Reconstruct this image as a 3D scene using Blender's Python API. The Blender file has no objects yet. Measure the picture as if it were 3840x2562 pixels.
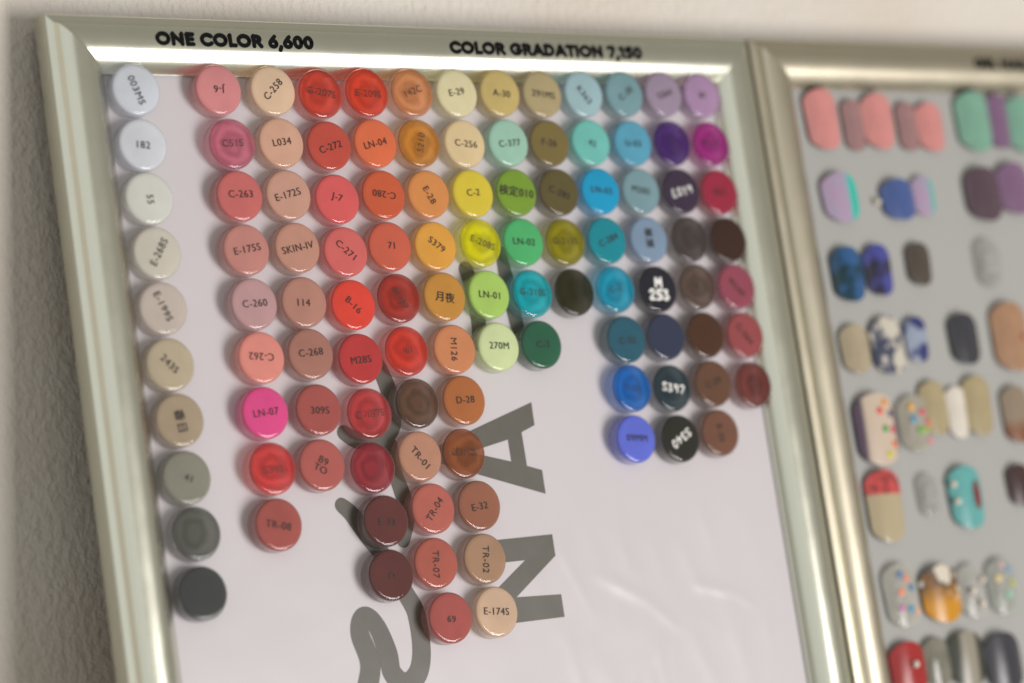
import bpy, bmesh, math, random
from mathutils import Matrix, Vector

random.seed(7)
scene = bpy.context.scene
COL = scene.collection
MM = 0.001

# ------------------------------------------------------------------ placement
# The frames lean against a vertical wall (world plane Y = 0).  Frame space: x right, y up along
# the frame, z out of the sheet, millimetres, z = 0 on the poster sheet.
LEAN = math.radians(8.3)
_s, _c = math.sin(LEAN), math.cos(LEAN)
OY = -(0.1305 * _s + 0.013 * _c)
FRAME_SPACE = Matrix(((1, 0, 0, 0), (0, _s, -_c, OY), (0, _c, _s, 1.35), (0, 0, 0, 1)))


def at(x, y, z=0.0, rot=0.0):
    return FRAME_SPACE @ Matrix.Translation((x * MM, y * MM, z * MM)) @ Matrix.Rotation(math.radians(rot), 4, 'Z')


# ------------------------------------------------------------------ camera
CAM_POS = (-586.497, -143.444, 830.212)
CAM_AXES = ((0.817657, -0.146645, 0.556716), (0.040071, 0.979166, 0.199071), (-0.574310, -0.140464, 0.806498))
cam_data = bpy.data.cameras.new('camera')
cam_data.sensor_width = 36.0
cam_data.lens = 90.38
cam_data.clip_start = 0.01
cam_data.clip_end = 100.0
cam_data.dof.use_dof = True
cam_data.dof.focus_distance = 0.990
cam_data.dof.aperture_fstop = 3.8
cam_data.dof.aperture_blades = 7
cam = bpy.data.objects.new('camera', cam_data)
COL.objects.link(cam)
m = Matrix.Identity(4)
for k in range(3):
    for r in range(3):
        m[r][k] = CAM_AXES[k][r]
m.translation = Vector(CAM_POS) * MM
cam.matrix_world = FRAME_SPACE @ m
scene.camera = cam

# ------------------------------------------------------------------ world, lamps, exposure
world = bpy.data.worlds.new('World')
scene.world = world
world.use_nodes = True
bg = world.node_tree.nodes['Background']
bg.inputs['Color'].default_value = (0.92, 0.87, 0.76, 1)
bg.inputs['Strength'].default_value = 0.34


def area(name, pos, target, sx, sy, power, color):
    d = bpy.data.lights.new(name, 'AREA')
    d.shape = 'RECTANGLE'
    d.size, d.size_y = sx, sy
    d.energy = power
    d.color = color
    o = bpy.data.objects.new(name, d)
    COL.objects.link(o)
    p = FRAME_SPACE @ (Vector(pos) * MM)
    t = FRAME_SPACE @ (Vector(target) * MM)
    o.location = p
    o.rotation_euler = (t - p).to_track_quat('-Z', 'Y').to_euler()
    return o


# daylight from a tall glass door, to the right of the photographer
area('door_daylight', (1120, -1060, 2200), (40, 0, 0), 0.95, 1.7, 66.0, (1.0, 0.965, 0.95))
# soft pale light of the room behind the photographer's left shoulder
area('room_light', (-1000, 450, 2500), (-100, 0, 0), 3.0, 2.4, 9.0, (0.93, 0.97, 1.0))

scene.view_settings.view_transform = 'Standard'
scene.view_settings.look = 'None'
scene.view_settings.exposure = 0.1
scene.view_settings.gamma = 1.0
scene.view_settings.use_curve_mapping = False
scene.render.engine = 'CYCLES'
scene.cycles.use_denoising = True
scene.cycles.max_bounces = 10
scene.cycles.transparent_max_bounces = 24
scene.cycles.caustics_reflective = False
scene.cycles.caustics_refractive = False


# ------------------------------------------------------------------ helpers
def lin(c):
    return tuple((v / 255 / 12.92) if v <= 10 else ((v / 255 + 0.055) / 1.055) ** 2.4 for v in c)


class NT:
    def __init__(self, name):
        self.m = bpy.data.materials.new(name)
        self.m.use_nodes = True
        self.t = self.m.node_tree
        self.t.nodes.clear()
        self.out = self.n('ShaderNodeOutputMaterial')

    def n(self, typ, **kw):
        nd = self.t.nodes.new(typ)
        for k, v in kw.items():
            if hasattr(nd, k):
                setattr(nd, k, v)
            else:
                nd.inputs[k.replace('_', ' ')].default_value = v
        return nd

    def l(self, a, b):
        self.t.links.new(a, b)
        return self

    def surf(self, sock):
        self.l(sock, self.out.inputs['Surface'])
        return self.m

    def math(self, op, a, b=None):
        nd = self.n('ShaderNodeMath', operation=op)
        for i, v in enumerate((a, b)):
            if v is None:
                continue
            if isinstance(v, (int, float)):
                nd.inputs[i].default_value = v
            else:
                self.l(v, nd.inputs[i])
        return nd.outputs[0]

    def mixc(self, fac, a, b, blend='MIX'):
        nd = self.n('ShaderNodeMix', data_type='RGBA', blend_type=blend)
        for i, v in ((0, fac), (6, a), (7, b)):
            if isinstance(v, (int, float)):
                nd.inputs[i].default_value = v
            elif isinstance(v, tuple):
                nd.inputs[i].default_value = (*v[:3], 1)
            else:
                self.l(v, nd.inputs[i])
        return nd.outputs[2]

    def mixs(self, fac, a, b):
        nd = self.n('ShaderNodeMixShader')
        if isinstance(fac, (int, float)):
            nd.inputs[0].default_value = fac
        else:
            self.l(fac, nd.inputs[0])
        self.l(a, nd.inputs[1])
        self.l(b, nd.inputs[2])
        return nd.outputs[0]

    def coord(self, which='Object'):
        return self.n('ShaderNodeTexCoord').outputs[which]

    def noise(self, vec, scale, detail=3.0, rough=0.5):
        nd = self.n('ShaderNodeTexNoise')
        nd.inputs['Scale'].default_value = scale
        nd.inputs['Detail'].default_value = detail
        nd.inputs['Roughness'].default_value = rough
        self.l(vec, nd.inputs['Vector'])
        return nd.outputs['Fac']

    def ramp(self, fac, stops, interp='LINEAR'):
        nd = self.n('ShaderNodeValToRGB')
        nd.color_ramp.interpolation = interp
        e = nd.color_ramp.elements
        while len(e) < len(stops):
            e.new(0.5)
        for k, (p, c) in enumerate(stops):
            e[k].position = p
            e[k].color = (*c[:3], 1) if isinstance(c, tuple) else (c, c, c, 1)
        self.l(fac, nd.inputs[0])
        return nd.outputs[0]

    def scaled(self, vec, sc):
        nd = self.n('ShaderNodeMapping')
        nd.inputs['Scale'].default_value = sc
        self.l(vec, nd.inputs['Vector'])
        return nd.outputs[0]

    def bump(self, height, dist, strength=1.0):
        nd = self.n('ShaderNodeBump')
        nd.inputs['Distance'].default_value = dist
        nd.inputs['Strength'].default_value = strength
        self.l(height, nd.inputs['Height'])
        return nd.outputs[0]


def obj(name, me, mat=None, parent=None, matrix=None):
    o = bpy.data.objects.new(name, me)
    COL.objects.link(o)
    if mat is not None and me is not None and not me.materials:
        me.materials.append(mat)
    if parent is not None:
        o.parent = parent
        if matrix is not None:
            o.matrix_basis = matrix
    elif matrix is not None:
        o.matrix_world = matrix
    return o


def tag(o, label=None, category=None, group=None, kind=None):
    for k, v in (('label', label), ('category', category), ('group', group), ('kind', kind)):
        if v:
            o[k] = v
    return o


def local(x=0, y=0, z=0, rot=0):
    return Matrix.Translation((x * MM, y * MM, z * MM)) @ Matrix.Rotation(math.radians(rot), 4, 'Z')


def mesh(name, verts, faces, smooth=None):
    me = bpy.data.meshes.new(name)
    me.from_pydata([(v[0] * MM, v[1] * MM, v[2] * MM) for v in verts], [], faces)
    me.update()
    if smooth is not None:
        for p in me.polygons:
            p.use_smooth = True
        me.set_sharp_from_angle(angle=math.radians(smooth))
    return me


def lathe(name, prof, seg=48, smooth=35, cap_end=True):
    """prof: (r, z) from the outside bottom inwards; a last radius of 0 closes with a fan."""
    verts, faces = [], []
    n = len(prof)
    for r, z in prof:
        if r == 0:
            verts.append((0, 0, z))
        else:
            for k in range(seg):
                a = 2 * math.pi * k / seg
                verts.append((r * math.cos(a), r * math.sin(a), z))
    i = 0
    starts = []
    for r, z in prof:
        starts.append(i)
        i += 1 if r == 0 else seg
    for q in range(n - 1):
        a, b = starts[q], starts[q + 1]
        for k in range(seg):
            k2 = (k + 1) % seg
            if prof[q + 1][0] == 0 and prof[q][0] == 0:
                continue
            if prof[q + 1][0] == 0:
                faces.append((a + k, a + k2, b))
            elif prof[q][0] == 0:
                faces.append((a, b + k2, b + k))
            else:
                faces.append((a + k, a + k2, b + k2, b + k))
    return mesh(name, verts, faces, smooth)


def slab(name, pts, z0, z1):
    """flat outline with thickness (points anticlockwise)."""
    n = len(pts)
    verts = [(x, y, z0) for x, y in pts] + [(x, y, z1) for x, y in pts]
    faces = [tuple(range(n, 2 * n)), tuple(reversed(range(n)))]
    for k in range(n):
        k2 = (k + 1) % n
        faces.append((k, k2, n + k2, n + k))
    return mesh(name, verts, faces)


def ribbon(name, path, widths, z0, z1, sub=6):
    """flat brush stroke of varying width with round ends."""
    P = [Vector(p) for p in path]
    pts, ws = [], []
    for i in range(len(P) - 1):
        p0, p1, p2, p3 = P[max(i - 1, 0)], P[i], P[i + 1], P[min(i + 2, len(P) - 1)]
        for k in range(sub):
            t = k / sub
            pts.append(0.5 * ((2 * p1) + (p2 - p0) * t + (2 * p0 - 5 * p1 + 4 * p2 - p3) * t * t + (3 * p1 - p0 - 3 * p2 + p3) * t ** 3))
            ws.append(widths[i] * (1 - t) + widths[i + 1] * t)
    pts.append(P[-1])
    ws.append(widths[-1])
    verts, faces = [], []

    def add(poly):
        b = len(verts)
        n = len(poly)
        verts.extend([(x, y, z0) for x, y in poly] + [(x, y, z1) for x, y in poly])
        faces.append(tuple(b + n + k for k in range(n)))
        for k in range(n):
            k2 = (k + 1) % n
            faces.append((b + k, b + k2, b + n + k2, b + n + k))
    L, Rr = [], []
    for i, p in enumerate(pts):
        d = (pts[min(i + 1, len(pts) - 1)] - pts[max(i - 1, 0)]).normalized()
        nrm = Vector((-d.y, d.x)) * ws[i] * 0.5
        L.append(p + nrm)
        Rr.append(p - nrm)
    b = len(verts)
    n = len(pts)
    for q in (L, Rr):
        verts.extend([(v.x, v.y, z1 + 0.0004 * i) for i, v in enumerate(q)])
    for k in range(n - 1):
        faces.append((b + n + k, b + n + k + 1, b + k + 1, b + k))
    for e, sgn in ((0, -1), (n - 1, 1)):
        d = (pts[min(e + 1, n - 1)] - pts[max(e - 1, 0)]).normalized() * sgn
        a0 = math.atan2(d.y, d.x)
        r = ws[e] * 0.5
        arc = [pts[e] + Vector((math.cos(a0 - math.pi / 2 + math.pi * k / 8), math.sin(a0 - math.pi / 2 + math.pi * k / 8))) * r for k in range(9)]
        b = len(verts)
        verts.extend([(v.x, v.y, z1 + 0.0004 * e + 0.0003) for v in arc])
        faces.append(tuple(range(b, b + 9)))
    return mesh(name, verts, faces)

# ------------------------------------------------------------------ materials
def mat_wall():
    t = NT('plaster_wall')
    v = t.coord()
    b = t.n('ShaderNodeBsdfPrincipled', Roughness=0.85)
    big = t.noise(v, 9.0, 3)
    col = t.ramp(big, [(0.3, (0.61, 0.55, 0.48)), (0.7, (0.66, 0.625, 0.57))])
    t.l(col, b.inputs['Base Color'])
    n1 = t.noise(t.scaled(v, (1.0, 1.0, 0.75)), 300.0, 3, 0.55)
    n2 = t.noise(v, 75.0, 2, 0.5)
    h = t.math('ADD', t.ramp(n1, [(0.36, 0.0), (0.66, 1.0)]), t.math('MULTIPLY', n2, 0.7))
    t.l(t.bump(h, 0.00052, 0.9), b.inputs['Normal'])
    return t.surf(b.outputs[0])


def mat_metal(name, col, rough, streak=0.35):
    t = NT(name)
    v = t.coord()
    st = t.noise(t.scaled(v, (3.0, 900.0, 900.0)), 1.0, 3, 0.6)
    spot = t.noise(v, 60.0, 3, 0.6)
    b = t.n('ShaderNodeBsdfPrincipled', Metallic=1.0)
    c = t.mixc(t.math('MULTIPLY', st, streak), col, tuple(x * 0.72 for x in col))
    t.l(c, b.inputs['Base Color'])
    r = t.math('ADD', t.math('MULTIPLY', spot, 0.10), rough - 0.05)
    t.l(r, b.inputs['Roughness'])
    t.l(t.bump(st, 0.00002, 0.5), b.inputs['Normal'])
    return t.surf(b.outputs[0])


def mat_sheet(name, c, gloss):
    t = NT(name)
    v = t.coord()
    b = t.n('ShaderNodeBsdfPrincipled', Roughness=0.6)
    b.inputs['Specular IOR Level'].default_value = gloss
    n = t.noise(v, 14.0, 4)
    f = t.noise(v, 900.0, 2)
    col = t.mixc(n, tuple(x * 0.96 for x in c), tuple(min(1, x * 1.03) for x in c))
    t.l(col, b.inputs['Base Color'])
    t.l(t.bump(f, 0.00004, 0.6), b.inputs['Normal'])
    return t.surf(b.outputs[0])


def mat_plain(name, c, rough=0.5, spec=0.5):
    t = NT(name)
    v = t.coord()
    b = t.n('ShaderNodeBsdfPrincipled', Roughness=rough)
    b.inputs['Specular IOR Level'].default_value = spec
    n = t.noise(v, 220.0, 3)
    t.l(t.mixc(n, tuple(x * 0.85 for x in c), tuple(min(1, x * 1.12) for x in c)), b.inputs['Base Color'])
    return t.surf(b.outputs[0])


def schlick(t):
    """thin-sheet reflectance, the same from both sides."""
    lw = t.n('ShaderNodeLayerWeight', Blend=0.5)
    return t.math('ADD', 0.04, t.math('MULTIPLY', t.math('POWER', lw.outputs['Facing'], 5.0), 0.9))


def mat_cap():
    """clear plastic: sees through, glossy at grazing angles; the thick side wall scatters some light."""
    t = NT('clear_plastic')
    info = t.n('ShaderNodeObjectInfo')
    tr = t.n('ShaderNodeBsdfTransparent', Color=(0.985, 0.985, 0.985, 1))
    wall = t.mixc(0.45, (0.95, 0.92, 0.92), info.outputs['Color'])  # clear wall; coloured light bleeding from the gel is put into this tint
    df = t.n('ShaderNodeBsdfDiffuse')
    tl = t.n('ShaderNodeBsdfTranslucent')
    t.l(wall, df.inputs['Color'])
    t.l(wall, tl.inputs['Color'])
    sep = t.n('ShaderNodeSeparateXYZ')
    t.l(t.coord('Normal'), sep.inputs[0])
    side = t.ramp(t.math('ABSOLUTE', sep.outputs[2]), [(0.25, 0.34), (0.75, 0.0)])
    gl = t.n('ShaderNodeBsdfGlossy', Roughness=0.07)
    fr = schlick(t)
    scr = t.noise(t.coord(), 500.0, 2)
    t.l(t.bump(scr, 0.00002, 0.35), gl.inputs['Normal'])
    body = t.mixs(side, tr.outputs[0], t.mixs(0.6, df.outputs[0], tl.outputs[0]))
    return t.surf(t.mixs(fr, body, gl.outputs[0]))


def mat_gel(name, see_through):
    t = NT(name)
    info = t.n('ShaderNodeObjectInfo')
    v = t.coord()
    add = t.n('ShaderNodeVectorMath', operation='ADD')
    t.l(v, add.inputs[0])
    rnd = t.n('ShaderNodeCombineXYZ')
    t.l(info.outputs['Random'], rnd.inputs[0])
    t.l(info.outputs['Random'], rnd.inputs[1])
    t.l(rnd.outputs[0], add.inputs[1])
    vv = add.outputs[0]
    mott = t.noise(vv, 95.0, 3)
    hsv = t.n('ShaderNodeHueSaturation')
    t.l(info.outputs['Color'], hsv.inputs['Color'])
    col0 = info.outputs['Color']
    dark = t.n('ShaderNodeMix', data_type='RGBA', blend_type='MULTIPLY')
    dark.inputs[0].default_value = 1.0
    t.l(col0, dark.inputs[6])
    if see_through:
        # brushed-on gel: thicker swirls and a thick blob in the middle
        ln = t.n('ShaderNodeVectorMath', operation='LENGTH')
        t.l(v, ln.inputs[0])
        rad = t.math('MULTIPLY', ln.outputs['Value'], 1000.0 / 9.7)
        wob = t.math('ADD', rad, t.math('MULTIPLY', mott, 0.62))
        sw = t.math('SINE', t.math('MULTIPLY', wob, 17.0))
        thick = t.ramp(rad, [(0.0, 0.62), (0.26, 0.74), (0.42, 0.95), (0.8, 1.0), (1.0, 0.95)])
        sc = t.math('ADD', 1.0, t.math('MULTIPLY', sw, 0.17))
        val = t.math('MULTIPLY', thick, sc)
        val = t.math('MULTIPLY', val, t.math('ADD', 0.84, t.math('MULTIPLY', mott, 0.36)))
    else:
        val = t.math('ADD', 0.88, t.math('MULTIPLY', mott, 0.24))
    t.l(val, dark.inputs[7])
    col = dark.outputs[2]
    df = t.n('ShaderNodeBsdfDiffuse')
    tl = t.n('ShaderNodeBsdfTranslucent')
    t.l(col, df.inputs['Color'])
    t.l(col, tl.inputs['Color'])
    sh = t.mixs(0.42, df.outputs[0], tl.outputs[0])
    # the film thins towards the rim of the cap
    ln2 = t.n('ShaderNodeVectorMath', operation='LENGTH')
    flatv = t.n('ShaderNodeVectorMath', operation='MULTIPLY')
    flatv.inputs[1].default_value = (1, 1, 0)
    t.l(v, flatv.inputs[0])
    t.l(flatv.outputs[0], ln2.inputs[0])
    edge = t.math('ADD', t.math('MULTIPLY', ln2.outputs['Value'], 1000.0 / 9.75), t.math('MULTIPLY', t.math('SUBTRACT', mott, 0.5), 0.16))
    base = 0.36 if see_through else 0.0
    thin = t.ramp(edge, [(0.80, base), (0.93, base + 0.10), (1.0, base + 0.42)])
    tr = t.n('ShaderNodeBsdfTransparent')
    t.l(t.mixc(0.25, col, (1.0, 1.0, 1.0)), tr.inputs['Color'])
    sh = t.mixs(thin, sh, tr.outputs[0])
    return t.surf(sh)


def mat_film():
    t = NT('clear_film')
    tr = t.n('ShaderNodeBsdfTransparent', Color=(0.99, 0.985, 0.985, 1))
    gl = t.n('ShaderNodeBsdfGlossy', Roughness=0.3)
    fr = schlick(t)
    n = t.noise(t.coord(), 22.0, 2)
    t.l(t.bump(n, 0.0012, 0.5), gl.inputs['Normal'])
    return t.surf(t.mixs(fr, tr.outputs[0], gl.outputs[0]))


M_WALL = mat_wall()
M_BAR = mat_metal('champagne_metal', (0.76, 0.765, 0.655), 0.24)
M_BAR2 = mat_metal('brass_metal', (0.64, 0.585, 0.46), 0.33)
M_SHEET = mat_sheet('poster_paper', (0.575, 0.545, 0.566), 0.3)
M_GREY = mat_sheet('grey_board', (0.345, 0.343, 0.328), 0.3)
M_BLACK = mat_plain('black_lettering', (0.006, 0.006, 0.007), 0.7, 0.08)
M_INK = mat_plain('printed_ink', (0.035, 0.028, 0.024), 0.5, 0.3)
M_PRINT = mat_plain('grey_print', (0.085, 0.08, 0.063), 0.55, 0.4)
M_WHITEPEN = mat_plain('white_paint_pen', (0.82, 0.81, 0.78), 0.5)
M_CAP = mat_cap()
M_GEL = mat_gel('gel_opaque', False)
M_GELT = mat_gel('gel_see_through', True)
M_FILM = mat_film()
M_BOARD = mat_plain('backing_board', (0.20, 0.15, 0.10), 0.8)

# ------------------------------------------------------------------ setting: the wall
W = 2.5
wall_me = bpy.data.meshes.new('wall')
wall_me.from_pydata([(-W, 0, 0), (W, 0, 0), (W, 0, 2.6), (-W, 0, 2.6), (-W, 0.1, 0), (W, 0.1, 0), (W, 0.1, 2.6), (-W, 0.1, 2.6)], [],
                    [(0, 1, 2, 3), (5, 4, 7, 6), (0, 3, 7, 4), (1, 5, 6, 2), (3, 2, 6, 7), (0, 4, 5, 1)])
tag(obj('wall', wall_me, M_WALL), kind='structure')

# ------------------------------------------------------------------ picture frames
BAR = 22.0
FW, FH, TOP = 334.6, 458.0, 130.5


def bar_profile():
    p = [(0.0, -6.0), (0.0, 2.4), (0.5, 3.0), (3.2, 3.6), (3.5, 4.2)]
    for k in range(1, 8):                        # domed face, rising
        s = 3.5 + 7.0 * k / 8
        p.append((s, 4.2 + 3.0 * math.sqrt(1 - ((10.5 - s) / 7.2) ** 2)))
    for k in range(0, 15):                       # and falling away to the opening
        s = 10.5 + 10.8 * k / 15
        p.append((s, 1.4 + 5.8 * (1 - ((s - 10.5) / 11.0) ** 2.6)))
    p += [(21.4, 1.5), (22.0, 1.1), (22.0, -1.6)]
    return p


def make_bar(length):
    prof = bar_profile()
    n = len(prof)
    g = 0.08
    nx = 2
    verts, faces = [], []
    for e in range(nx):
        for s, z in prof:
            x = (s + g) if e == 0 else (length - s - g)
            verts.append((x, -s, z))
    for k in range(n - 1):
        faces.append((k, k + 1, n + k + 1, n + k))
    faces.append((n - 1, 0, n, 2 * n - 1))
    faces.append(tuple(range(n))[::-1])
    faces.append(tuple(range(n, 2 * n)))
    me = mesh('frame_bar', verts, faces, 28)
    return me


def frame_at(name, x0, label):
    root = obj(name, None, matrix=at(x0 + FW / 2, TOP - FH, -6))
    tag(root, label, 'picture frame', 'matching picture frames leaning on the wall')
    root.empty_display_size = 0.05
    return root


def L(root, x, y, z, rot=0):
    """frame-space coordinates to the root's own coordinates."""
    return root.matrix_world.inverted() @ at(x, y, z, rot)


bar_h, bar_v = make_bar(FW), make_bar(FH)


def build_bars(root, x0, mt):
    for me, x, y, r in ((bar_h, x0, TOP, 0), (bar_v, x0 + FW, TOP, -90), (bar_h, x0 + FW, TOP - FH, 180), (bar_v, x0, TOP - FH, 90)):
        me = me.copy()
        obj('frame_bar', me, mt, root, L(root, x, y, 0, r))


X1, X2 = -183.1, 153.0
bpy.context.view_layer.update()
f1 = frame_at('picture_frame', X1, 'champagne metal picture frame holding rows of round colour pots on white paper')
f2 = frame_at('picture_frame', X2, 'champagne metal picture frame on the right holding nail tips on a grey board')
bpy.context.view_layer.update()
build_bars(f1, X1, M_BAR)
build_bars(f2, X2, M_BAR2)


def rect(name, x0, y0, x1, y1, z0, z1):
    return slab(name, [(x0, y0), (x1, y0), (x1, y1), (x0, y1)], z0, z1)


for f, x0, mt, nm in ((f1, X1, M_SHEET, 'poster_sheet'), (f2, X2, M_GREY, 'grey_board')):
    i = L(f, 0, 0, 0)
    obj(nm, rect(nm, x0 + 18, TOP - FH + 18, x0 + FW - 18, TOP - 18, -1.0, 0.0), mt, f, i)
    obj('backing_board', rect('backing_board', x0 + 10, TOP - FH + 10, x0 + FW - 10, TOP - 10, -5.5, -1.7), M_BOARD, f, i)
SHEET = [o for o in f1.children if o.name.startswith('poster_sheet')][0]


# clear film over the poster, slightly wrinkled low down
def film_mesh():
    x0, x1, y0, y1 = X1 + 21.9, X1 + FW - 21.9, TOP - FH + 22.2, TOP - 21.9
    nx, ny = 190, 260
    ridges = [((30, -96), (52, -108), 2.6, 0.75), ((52, -108), (66, -121), 2.2, 0.45), ((78, -104), (97, -109), 2.0, 0.9), ((97, -109), (108, -116), 2.0, 0.4),
              ((44, -70), (43, -100), 3.0, 0.45), ((70, -118), (82, -150), 4.0, 0.35), ((92, -112), (100, -150), 4.5, 0.35), ((58, -80), (62, -100), 3.0, 0.25),
              ((20, -125), (35, -150), 5.0, 0.3), ((-20, -135), (15, -150), 5.0, 0.25), ((85, -60), (92, -95), 4.0, 0.25), ((110, -75), (116, -110), 4.0, 0.2)]
    rr = random.Random(5)
    for _ in range(26):
        ax, ay = rr.uniform(0, 115), rr.uniform(-155, -60)
        a, ln = rr.uniform(-2.2, -0.9), rr.uniform(8, 30)
        ridges.append(((ax, ay), (ax + ln * math.cos(a), ay + ln * math.sin(a)), rr.uniform(1.6, 4.0), rr.uniform(0.12, 0.38)))
    verts, faces = [], []
    for j in range(ny + 1):
        for i in range(nx + 1):
            x = x0 + (x1 - x0) * i / nx
            y = y0 + (y1 - y0) * j / ny
            z = 0.30
            for (ax, ay), (bx, by), w, h in ridges:
                dx, dy = bx - ax, by - ay
                t = max(0.0, min(1.0, ((x - ax) * dx + (y - ay) * dy) / (dx * dx + dy * dy)))
                d = math.hypot(x - ax - t * dx, y - ay - t * dy)
                if d < 3 * w:
                    z += 0.55 * h * math.exp(-(d / w) ** 2) * (0.35 + 0.65 * math.sin(math.pi * min(1, max(0.05, t))))
            verts.append((x, y, z))
    for j in range(ny):
        for i in range(nx):
            a = j * (nx + 1) + i
            faces.append((a, a + 1, a + nx + 2, a + nx + 1))
    return mesh('clear_film', verts, faces, 180)


obj('clear_film', film_mesh(), M_FILM, f1, L(f1, 0, 0, 0))

# printed lettering on the poster: a sans A and N running up the sheet and a brush script beside them
LETTER_N = [(10.1, -77.3), (-26.5, -77.3), (-26.5, -86.3), (-4.7, -86.4), (-26.5, -100.6), (-26.5, -110.3), (10.1, -110.3), (10.1, -101.3), (-11.4, -100.4), (10.1, -85.9)]
BRUSH = [
    ([(-87.4, -133.4), (-81.8, -119.6), (-84.4, -107.3), (-83.0, -101.4), (-79.4, -101.1), (-76.0, -106.5), (-73.4, -115.6), (-72.7, -123.1), (-67.6, -127.8), (-61.4, -124.5), (-58.3, -115.7), (-58.4, -102.4), (-61.6, -94.5), (-66.1, -85.8), (-70.0, -77.9), (-74.6, -71.5), (-78.0, -66.3), (-81.1, -61.6), (-84.5, -58.4)],
     [9.0, 8.8, 8.2, 7.0, 6.8, 7.8, 8.4, 8.2, 8.4, 8.4, 8.2, 8.0, 7.6, 7.2, 7.2, 7.4, 7.2, 6.8, 6.0]),
    ([(-79.2, -30.9), (-73.7, -34.0), (-64.4, -34.9), (-57.1, -29.0), (-56.3, -18.0), (-58.7, -8.4), (-62.3, -0.6)], [6, 7, 7.6, 7.6, 7.6, 7, 6]),
    ([(-59.2, -36.6), (-59.1, -46.8), (-57.1, -55.4), (-56.0, -63.9), (-59.6, -73.7)], [6, 6.5, 7, 7, 6]),
    ([(5.6, 37.9), (6.5, 26.9), (7.8, 12.5), (8.6, 4.1)], [5, 7, 7, 6]),
    ([(-12.4, 31.0), (-11.0, 23.7), (-10.1, 9.5), (-12.0, 1.0)], [7, 7, 7, 6]),
]


def flat(name, pts, z0, z1):
    bm = bmesh.new()
    vs = [bm.verts.new((x * MM, y * MM, z1 * MM)) for x, y in pts]
    fc = bm.faces.new(vs)
    if fc.normal.z < 0:
        fc.normal_flip()
    bm.normal_update()
    bmesh.ops.triangulate(bm, faces=bm.faces[:])
    me = bpy.data.meshes.new(name)
    bm.to_mesh(me)
    bm.free()
    return me


IN = f1.matrix_world.inverted() @ FRAME_SPACE
obj('printed_letter_n', flat('printed_letter_n', LETTER_N, 0, 0.12), M_PRINT, SHEET, SHEET.matrix_basis.inverted() @ IN)
a_bars = [[(9.6, -23.9), (-37.7, -38.6), (-37.7, -42.1), (-23.5, -42.0), (-4.4, -38.2), (9.5, -33.2)],
          [(-37.7, -42.1), (-37.7, -45.6), (9.9, -61.0), (9.9, -51.4), (-4.3, -47.0), (-23.5, -42.0)],
          [(2.7, -35.7), (-4.4, -38.2), (-4.3, -47.0), (2.9, -49.2)]]
va, fa = [], []
for q in a_bars:
    fa.append(tuple(range(len(va), len(va) + len(q))))
    va += [(x, y, 0.12) for x, y in q]
obj('printed_letter_a', mesh('printed_letter_a', va, fa), M_PRINT, SHEET, SHEET.matrix_basis.inverted() @ IN)
for k, (pth, ws) in enumerate(BRUSH):
    obj('printed_brush_stroke', ribbon('printed_brush_stroke', pth, ws, 0.05, 0.10 + 0.012 * k), M_PRINT, SHEET, SHEET.matrix_basis.inverted() @ IN)

# ------------------------------------------------------------------ text
TEXT_JOBS = []


def text_mesh(key, body, size, bold=0.0, extrude=0.0, spacing=1.0, fit=None):
    cu = bpy.data.curves.new('lettering', 'FONT')
    cu.body = body
    cu.size = size * MM
    cu.align_x = 'CENTER'
    cu.align_y = 'CENTER'
    cu.offset = bold * MM
    cu.extrude = extrude * MM
    cu.space_character = spacing
    cu.space_line = 0.85
    cu.resolution_u = 3
    o = bpy.data.objects.new('lettering_source', cu)
    COL.objects.link(o)
    TEXT_JOBS.append((key, o, fit))


PRINTS = {}


def finish_text():
    bpy.context.view_layer.update()
    dg = bpy.context.evaluated_depsgraph_get()
    for key, o, fit in TEXT_JOBS:
        me = bpy.data.meshes.new_from_object(o.evaluated_get(dg))
        me.name = 'printed_code'
        xs = [v.co.x for v in me.vertices] or [0]
        ys = [v.co.y for v in me.vertices] or [0]
        cx, cy = (max(xs) + min(xs)) / 2, (max(ys) + min(ys)) / 2
        sx = (fit[0] * MM / (max(xs) - min(xs))) if fit else 1
        sy = (fit[1] * MM / (max(ys) - min(ys))) if fit else 1
        for v in me.vertices:
            v.co.x = (v.co.x - cx) * sx
            v.co.y = (v.co.y - cy) * sy
        me.materials.clear()
        PRINTS[key] = me
        cu = o.data
        bpy.data.objects.remove(o)
        bpy.data.curves.remove(cu)


PEN = {  # hand-lettered strokes on a 1 x 1.4 cell
    'M': [[(0, 0), (0.05, 1.4), (0.5, 0.5), (0.95, 1.4), (1, 0)]],
    'S': [[(0.95, 1.2), (0.5, 1.4), (0.1, 1.1), (0.45, 0.75), (0.9, 0.4), (0.5, 0), (0.05, 0.2)]],
    'L': [[(0.3, 1.4), (0.15, 0.05), (0.85, 0.0)]],
    '0': [[(0.5, 1.35), (0.12, 0.9), (0.2, 0.15), (0.6, 0.0), (0.9, 0.6), (0.75, 1.2), (0.5, 1.35)]],
    '1': [[(0.3, 1.1), (0.55, 1.4), (0.5, 0)]],
    '2': [[(0.1, 1.1), (0.5, 1.4), (0.85, 1.0), (0.1, 0.05), (0.95, 0.05)]],
    '3': [[(0.1, 1.3), (0.7, 1.3), (0.4, 0.75), (0.85, 0.4), (0.5, 0), (0.05, 0.15)]],
    '4': [[(0.6, 1.4), (0.05, 0.5), (0.95, 0.5)], [(0.7, 0.9), (0.65, 0)]],
    '5': [[(0.9, 1.38), (0.25, 1.35), (0.2, 0.8), (0.75, 0.75), (0.8, 0.25), (0.1, 0.02)]],
    '7': [[(0.05, 1.3), (0.95, 1.35), (0.45, 0)]],
    '9': [[(0.85, 1.0), (0.45, 1.35), (0.15, 0.95), (0.5, 0.65), (0.85, 1.0), (0.75, 0.0)]],
}


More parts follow.
